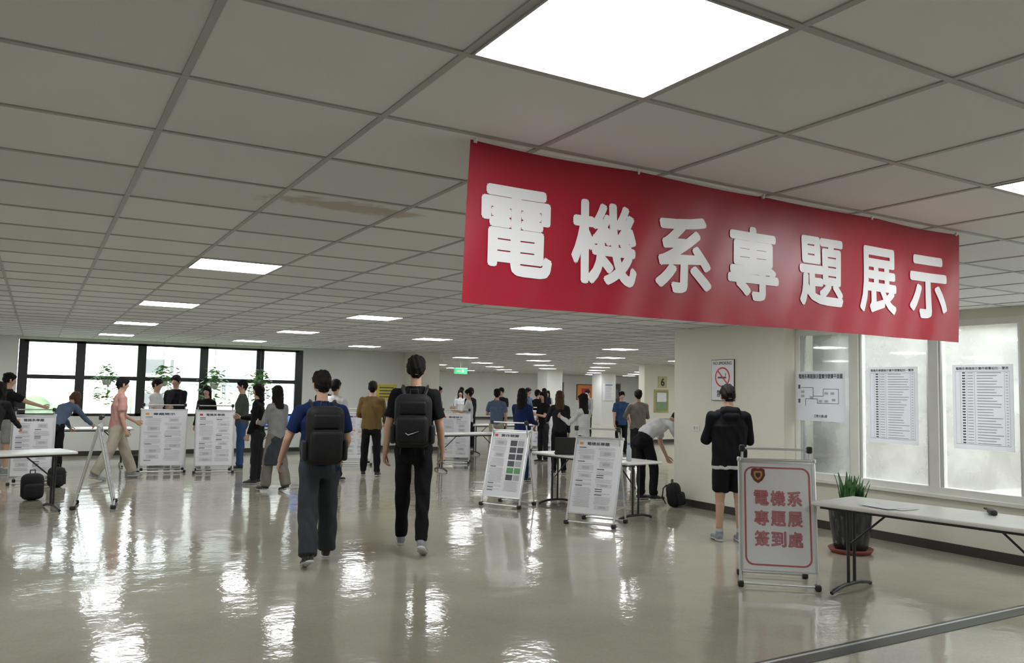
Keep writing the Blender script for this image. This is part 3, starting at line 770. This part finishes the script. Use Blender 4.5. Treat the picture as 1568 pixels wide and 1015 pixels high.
    for (wr,fdv,pn,ac) in hands:
        for i,(off,ln) in enumerate(((.029,.072),(.010,.080),(-.009,.075),(-.027,.058))):
            p0=wr+fdv*.068+ac*off; pts=[p0]; an=0
            for sgl in(.30,.40,.32):
                an+=(curl+i*3)*D2R*(.7 if sgl==.3 else 1); d=fdv*math.cos(an)+pn*math.sin(an); pts.append(pts[-1]+d*ln*sgl)
            pts.append(pts[-1]+d*.004); mb.tube([tuple(q) for q in pts],[.0088,.0085,.0078,.0068,.003],skin,8)
        p0=wr+fdv*.018+ac*.022; d=nrm(fdv*.75+ac*.6+pn*.3); p1=p0+d*.045; p2=p1+nrm(fdv*.9+ac*.25+pn*.35)*.032; p3=p2+nrm(fdv+pn*.4)*.024
        mb.tube([tuple(q) for q in(p0,p1,p2,p3,p3+d*.003)],[.012,.0105,.0092,.0078,.003],skin,8)
    def ball(c,r,m,sq=(1,1,1)):
        vs=[];fs=[]
        for i in range(7):
            th=math.pi*i/6
            for j in range(10):
                a=2*math.pi*j/10; q=V((r*sq[0]*math.sin(th)*math.cos(a),r*sq[1]*math.cos(th),r*sq[2]*math.sin(th)*math.sin(a)))
                vs.append(V(c)+Rm@q)
        for i in range(6):
            for j in range(10): fs.append((i*10+j,(i+1)*10+j,(i+1)*10+(j+1)%10,i*10+(j+1)%10))
        mb.add(vs,fs,m,True)
    for sx in(-1,1):
        ball(h(sx*.030,.080,.004),.012,eyew,(1.1,.8,.6)); ball(h(sx*.030,.0875,.004),.006,eyed,(1,.6,1)); ball(h(sx*.031,.084,.024),.014,hm,(1.1,.4,.2))
    ball(h(0,.080,-.062),.018,lipm,(1.1,.35,.32))
    mz=min(c[2] for c in contact); k=H/1.72
    mb.v=[V((q[0]*k,q[1]*k,(q[2]-mz)*k)) for q in mb.v]
    ob=mb.build(name,(x,y,0),rot)
    info=dict(k=k,mz=mz,T=T,up=up,lean=l,shL=shL,shR=shR,x=x,y=y,rot=rot)
    return ob,info

bpm=M('backpack_fabric_black',(.011,.011,.013),.65,var=.2,vscale=20,bump=.3,bscale=120,spec=.3)
bpm2=M('backpack_trim',(.020,.020,.023),.55,spec=.3)
def backpack_on(info,w=.30,h=.46,d=.17,mark=True):
    mb=MB(); l=info['lean']; T=info['T']; k=info['k']; R=Matrix.Rotation(-l,3,'X')
    c=V(T(.22))+R@V((0,-.135-d/2,0))
    mb.rbox(c,(w,d,h),.078,bpm,R)
    mb.rbox(c+R@V((0,-d/2-.02,-h*.16)),(w*.84,.09,h*.52),.044,bpm,R)
    mb.rbox(c+R@V((0,-d/2+.005,h*.24)),(w*.72,.05,h*.26),.024,bpm,R)
    for sx in(-1,1): mb.rbox(c+R@V((sx*(w/2+.005),0,-h*.25)),(.05,d*.75,h*.36),.024,bpm2,R)
    mb.tube([c+R@V((-.035,d/2-.03,h/2-.01)),c+R@V((-.03,d/2-.03,h/2+.04)),c+R@V((.03,d/2-.03,h/2+.04)),c+R@V((.035,d/2-.03,h/2-.01))],.008,bpm2,8)
    mb.tube([c+R@V((-w*.36,-d/2-.045,h*.10)),c+R@V((0,-d/2-.05,h*.11)),c+R@V((w*.36,-d/2-.045,h*.10))],.003,metald,6)
    if mark: mb.tube([c+R@V((-.055,-d/2-.067,-.10)),c+R@V((-.03,-d/2-.067,-.118)),c+R@V((.06,-d/2-.067,-.085))],[.005,.010,.002],glossw,6,True,.4)
    for sx,sh in((-1,info['shL']),(1,info['shR'])):
        s=V(sh); a=V((sx*.105,s.y,s.z))
        pts=[c+R@V((sx*.07,d/2,h*.36)),a+R@V((0,-.09,.055)),a+R@V((0,-.02,.085)),a+R@V((0,.06,.055)),a+R@V((sx*.005,.125,-.06)),a+R@V((sx*.02,.135,-.17)),a+R@V((sx*.055,.08,-.28)),a+R@V((sx*.075,-.03,-.34)),c+R@V((sx*w*.42,d/2-.02,-h*.36))]
        mb.tube(pts,.022,bpm2,8,True,.5)
        mb.tube([c+R@V((sx*w*.3,-.02,-h*.46)),c+R@V((sx*w*.32,-.03,-h*.62))],.006,bpm2,6)
    mz=info['mz']; mb.v=[V((q[0]*k,q[1]*k,(q[2]-mz)*k)) for q in mb.v]
    mb.build('backpack',(info['x'],info['y'],0),info['rot'])
def backpack_floor(x,y,rot,s=1.):
    mb=MB(); R=Matrix.Rotation(-8*D2R,3,'X')
    mb.rbox((0,0,.17*s),(.27*s,.18*s,.34*s),.085*s,bpm,R); mb.rbox((0,-.10*s,.12*s),(.22*s,.09*s,.19*s),.042*s,bpm,R)
    mb.tube([(-.03,.03,.33*s),(-.03,.03,.38*s),(.03,.03,.38*s),(.03,.03,.33*s)],.008,bpm2,8)
    for sx in(-1,1): mb.tube([(sx*.08,.08*s,.31*s),(sx*.09,.13*s,.26*s),(sx*.10,.14*s,.13*s),(sx*.11,.08*s,.04*s)],.018,bpm2,8,True,.5)
    mb.build('backpack',(x,y,0),rot)

N=.0068
o,i1=human('man_in_black_tshirt',3.26,7.46,-27,1.88,'tee',c_black,'pants',c_black,s_gray,s_white,lL=(14,8,1,0),lR=(-8,12,1,22),aL=(-6,12,14,0),aR=(4,12,14,0),vox=N,head=(6,2),leg=.95); backpack_on(i1,.33,.47)
o,i2=human('man_in_navy_tshirt',2.29,7.38,-8,1.73,'tee',c_navy,'wide',c_dgray,s_black,s_white,lL=(-10,14,2,18),lR=(14,8,2,0),aL=(8,22,22,0),aR=(8,14,30,12),vox=N,bulk=1.12,head=(10,6)); backpack_on(i2,.34,.52,.17,False)
human('man_in_black_hoodie',6.70,6.60,-28,1.71,'hoodie',c_black,'shorts',c_black,s_gray,s_white,lL=(2,2,2,0),lR=(-1,2,2,0),aL=(12,13,98,42),aR=(12,13,98,42),vox=N,bulk=1.16,head=(0,12),lean=3,inner=c_white)
human('man_in_white_shirt',7.98,9.62,-98,1.72,'tuck',c_white,'pants',c_black,s_black,s_white,lL=(4,4,4,0),lR=(16,20,4,0),lean=72,aL=(8,6,18,5),aR=(30,6,14,0),head=(0,25),vox=.01)
human('man_in_olive_jacket',5.35,14.2,-28,1.71,'jacket',c_olive,'pants',c_black,aL=(20,14,60,20),aR=(14,12,40,10),lL=(4,2,4,0),lR=(-4,2,4,0),bulk=1.1)
human('woman_in_gray_top',3.21,12.6,25,1.58,'long',c_gray,'wide',c_tan,s_black,hair='long',fem=True,aL=(20,6,70,20),aR=(6,8,12,0),dress=c_dgray,bulk=1.05,lL=(10,6,2,0),lR=(-8,8,2,12))
human('woman_in_dark_top',3.18,13.7,60,1.62,'long',c_black,'pants',c_char,s_black,hair='bob',fem=True,aR=(24,6,70,10))
human('man_in_pink_shirt',1.2,15.1,-80,1.72,'tee',c_pink,'wide',c_beige,s_gray,s_white,lL=(24,4,3,0),lR=(-20,10,3,14),aL=(20,6,40,0),aR=(-4,8,20,0),lean=4)
human('woman_leaning_over_table',.32,16.2,-40,1.60,'long',c_blue,'pants',c_black,s_black,hair='long',hm=hairbr,fem=True,lean=52,aL=(35,8,10,0),aR=(45,8,10,0),head=(0,10))
human('man_pointing',-.42,16.4,-75,1.72,'tee',c_black,'shorts',c_gray,s_gray,aL=(10,8,30,0),aR=(62,6,10,0))
human('person_at_table',-.55,13.6,-20,1.62,'long',c_char,'skirt',c_gray,s_white,hair='long',fem=True,lean=28,aL=(35,8,25,0),aR=(35,8,25,0))
human('man_in_white_tshirt',2.02,17.15,-120,1.68,'tee',c_white,'pants',c_gray,aR=(20,8,60,10))
human('man_in_black_shirt',2.42,17.5,140,1.76,'jacket',c_black,'pants',c_char,aL=(20,8,70,20))
human('woman_in_black_top',2.95,17.1,150,1.56,'long',c_black,'pants',c_black,hair='bob',fem=True)
human('man_in_jeans',3.44,16.15,75,1.69,'jacket',c_green,'pants',c_jean,s_black,aL=(15,6,50,10),aR=(10,6,30,5))
human('man_in_white_shirt',4.48,13.7,-50,1.72,'tee',c_white,'pants',c_char,s_black,aL=(10,8,20,0))
human('man_in_black_jacket',5.75,18.3,170,1.7,'jacket',c_black,'pants',c_char)
human('woman_in_white_tshirt',8.9,17.2,60,1.60,'tee',c_white,'pants',c_black,hair='short',fem=True,aL=(30,6,80,10),aR=(25,6,80,10))
human('man_in_blue_shirt',9.17,16.3,-35,1.62,'tee',c_blue,'wide',c_beige,s_black,lL=(6,2,3,0),lR=(-5,4,3,0),aL=(20,16,70,30))
human('man_in_dark_shirt',11.5,20.2,120,1.66,'tee',c_char,'pants',c_black)
human('woman_in_navy_dress',7.55,12.5,-60,1.63,'long',c_navy,'pants',c_navy,s_black,hair='long',fem=True,aL=(20,6,60,10),aR=(20,6,60,10))
human('woman_with_long_hair',8.9,13.3,-30,1.60,'long',c_char,'pants',c_black,s_black,hair='long',hm=hairbr,fem=True,aL=(20,20,60,10))
human('woman_in_white_blouse',8.33,11.7,20,1.56,'long',c_white,'pants',c_black,s_black,hair='long',fem=True,aL=(40,10,80,10))
human('man_in_gray_shirt',11.2,13.7,-20,1.66,'long',c_tan,'pants',c_char,s_black,bulk=1.1,aL=(25,18,60,30),aR=(25,18,60,30))
human('man_in_blue_tshirt',13.1,16.7,160,1.62,'tee',c_jean,'pants',c_black)
human('man_in_gray_tshirt',9.9,21.0,-120,1.66,'tee',c_gray,'pants',c_char)
human('woman_in_white_top',11.3,22.4,150,1.58,'tee',c_white,'pants',c_jean,hair='long',fem=True)
human('man_in_dark_jacket',10.2,19.6,100,1.64,'jacket',c_char,'pants',c_black)
human('man_in_striped_shirt',13.2,21.5,-150,1.68,'tee',c_blue,'pants',c_char)
human('man_in_light_shirt',12.3,11.8,170,1.66,'long',c_gray,'pants',c_black)
human('woman_in_black_shirt',10.0,15.6,100,1.58,'tee',c_black,'pants',c_char,hair='long',fem=True,aL=(30,6,70,10))
human('man_in_black_sweater',8.0,18.2,-60,1.64,'long',c_black,'pants',c_black,aR=(30,6,70,10))
human('student_in_white_tshirt',12.4,24.5,160,1.66,'tee',c_white,'pants',c_char)
human('student_in_navy_shirt',15.4,24.0,-40,1.68,'tee',c_navy,'pants',c_black)
human('student_in_gray_jacket',16.2,22.5,100,1.66,'jacket',c_gray,'pants',c_black)
human('student_in_black_shirt',12.6,20.0,-80,1.62,'tee',c_black,'pants',c_jean,aL=(30,6,60,10))
human('student_in_beige_top',17.5,27.0,120,1.6,'long',c_beige,'pants',c_char,hair='long',fem=True)
backpack_floor(7.97,8.93,30); backpack_floor(.02,12.9,10,1.05); backpack_floor(.33,14.3,-10,.9); backpack_floor(3.9,16.7,0,.9); backpack_floor(1.62,16.7,0,.8)

# ---------------------------------------------------------------- plants
potm=M('pot_black_glaze',(.018,.02,.022),.18); saucer=M('saucer_terracotta',(.22,.05,.03),.5); soil=M('soil',(.05,.035,.025),.95)
snake=M('snake_leaf',(.06,.17,.05),.4,var=.5,vscale=25)
mb=MB()
mb.lathe([(0,0),(.19,0),(.21,.02),(.225,.05),(.215,.052),(.2,.03),(0,.03)],saucer,32)
mb.lathe([(0,.03),(.15,.03),(.17,.06),(.205,.30),(.215,.42),(.235,.44),(.24,.47),(.225,.475),(.205,.45),(0,.44)],potm,32)
mb.lathe([(.205,.445),(0,.455)],soil,24)
rnd=random.Random(5)
for i in range(30):
    a=rnd.uniform(0,6.28); r_=rnd.uniform(.02,.14); hgt=rnd.uniform(.18,.38); tl=rnd.uniform(.05,.35)
    b0=V((r_*math.cos(a),r_*math.sin(a),.44)); out=V((math.cos(a+rnd.uniform(-.5,.5)),math.sin(a),0)); sd=V((-out.y,out.x,0)).normalized()
    vs=[];fs=[]
    for j in range(7):
        t=j/6; c=b0+V((0,0,hgt*t))+out*tl*hgt*t*t; wd=.026*math.sin(math.pi*min(.97,.22+.78*t))+.002
        vs+=[c-sd*wd,c-out*.006,c+sd*wd]
        if j: o_=3*(j-1); fs+=[(o_,o_+3,o_+4,o_+1),(o_+1,o_+4,o_+5,o_+2)]
    mb.add(vs,fs,snake,True)
mb.build('potted_snake_plant',(7.43,5.60,0))
def hanging_plant(x,y,z,s=1.):
    mb=MB(); rnd=random.Random(int(x*100))
    mb.lathe([(0,0),(.07,0),(.10,.10),(.11,.12),(.095,.12),(0,.10)],M('pot_white',(.5,.5,.48),.5),16)
    for j in range(3):
        a=j*2.1; mb.tube([(.10*math.cos(a),.10*math.sin(a),.12),(0,0,.45),(0,0,CE-z)],.003,metald,5)
    for i in range(170):
        a=rnd.uniform(0,6.28); r_=min(abs(rnd.gauss(.12,.08)),.26)*s; zz=.13+rnd.uniform(-.02,.26)*s-(.45*s*rnd.random() if r_>.13 else 0)
        c=V((r_*math.cos(a),r_*math.sin(a),zz)); d=V((math.cos(a),math.sin(a),rnd.uniform(-.7,.5))).normalized(); sd=d.cross(V((0,0,1))).normalized()
        L_=rnd.uniform(.06,.11)*s; w_=L_*.42
        mb.add([c,c+d*L_*.5+sd*w_,c+d*L_,c+d*L_*.5-sd*w_,c+d*L_*.5+V((0,0,.008))],[(0,1,4),(1,2,4),(2,3,4),(3,0,4)],leafm,True)
    for i in range(10):
        a=rnd.uniform(0,6.28); mb.tube([(0,0,.12),(.1*math.cos(a),.1*math.sin(a),.2),(.18*math.cos(a)*s,.18*math.sin(a)*s,.05),(.2*math.cos(a)*s,.2*math.sin(a)*s,-.2*s)],.004,leafm,5)
    mb.build('hanging_potted_plant',(x,y,z))
for x,z in((1.30,1.55),(2.42,1.55),(3.52,1.52),(4.55,1.52)): hanging_plant(x,19.55,z,1.3)

# ---------------------------------------------------------------- small things
def laptop(x,y,z,rot,screen):
    mb=MB(); mb.rbox((0,0,.009),(.34,.24,.018),.006,blackp); mb.box((0,.02,.0185),(.29,.11,.001),M('keys',(.05,.05,.055),.6))
    R=Matrix.Rotation(-14*D2R,3,'X'); mb.box(V((0,.12,.018))+R@V((0,0,.115)),(.34,.010,.23),blackp,R); mb.box(V((0,.12,.018))+R@V((0,-.0055,.115)),(.31,.001,.20),screen,R)
    mb.build('laptop',(x,y,z),rot)
scr=M('screen_off',(.03,.03,.035),.15); scb=M('screen_blue',(.1,.25,.8),.3,emit=.8)
laptop(6.45,9.45,.741,150,scr); laptop(4.2,17.35,.741,0,scb); laptop(4.85,17.4,.741,10,scb)
def papers(x,y,z,n,seed,sp=.25):
    mb=MB(); rnd=random.Random(seed)
    for i in range(n): mb.box((rnd.uniform(-sp,sp),rnd.uniform(-sp,sp)*.6,.002+.002*i),(.21,.297,.0015),paper,Matrix.Rotation(rnd.uniform(-.6,.6),3,'Z'))
    mb.build('paper_sheets',(x,y,z),0)
papers(6.05,4.1,.741,4,1,.15); papers(6.65,8.6,.741,3,2,.12); papers(-.7,11.55,.741,3,3)
mb=MB(); mb.lathe([(0,0),(.03,0),(.033,.02),(.033,.15),(.015,.19),(.014,.21),(0,.21)],M('bottle_plastic',(.5,.55,.58),.15),16); mb.lathe([(.016,.205),(.016,.23),(0,.23)],blueink,16); mb.build('water_bottle',(6.6,8.25,.741))
mb=MB(); mb.rbox((0,0,.02),(.16,.05,.04),.015,blackp); mb.tube([(.06,0,.03),(.11,.03,.03),(.16,.0,.02)],.008,blackp); mb.build('stapler',(6.38,3.55,.741),40)
for q in ((6.1,11.6),(9.9,15.5)):
    mb=MB(); mb.lathe([(0,0),(.07,0),(.075,-.02),(.05,-.05),(0,-.055)],whitef,24); mb.build('smoke_detector',(q[0],q[1],CE-.004))
print('OBJECTS',len(bpy.data.objects))
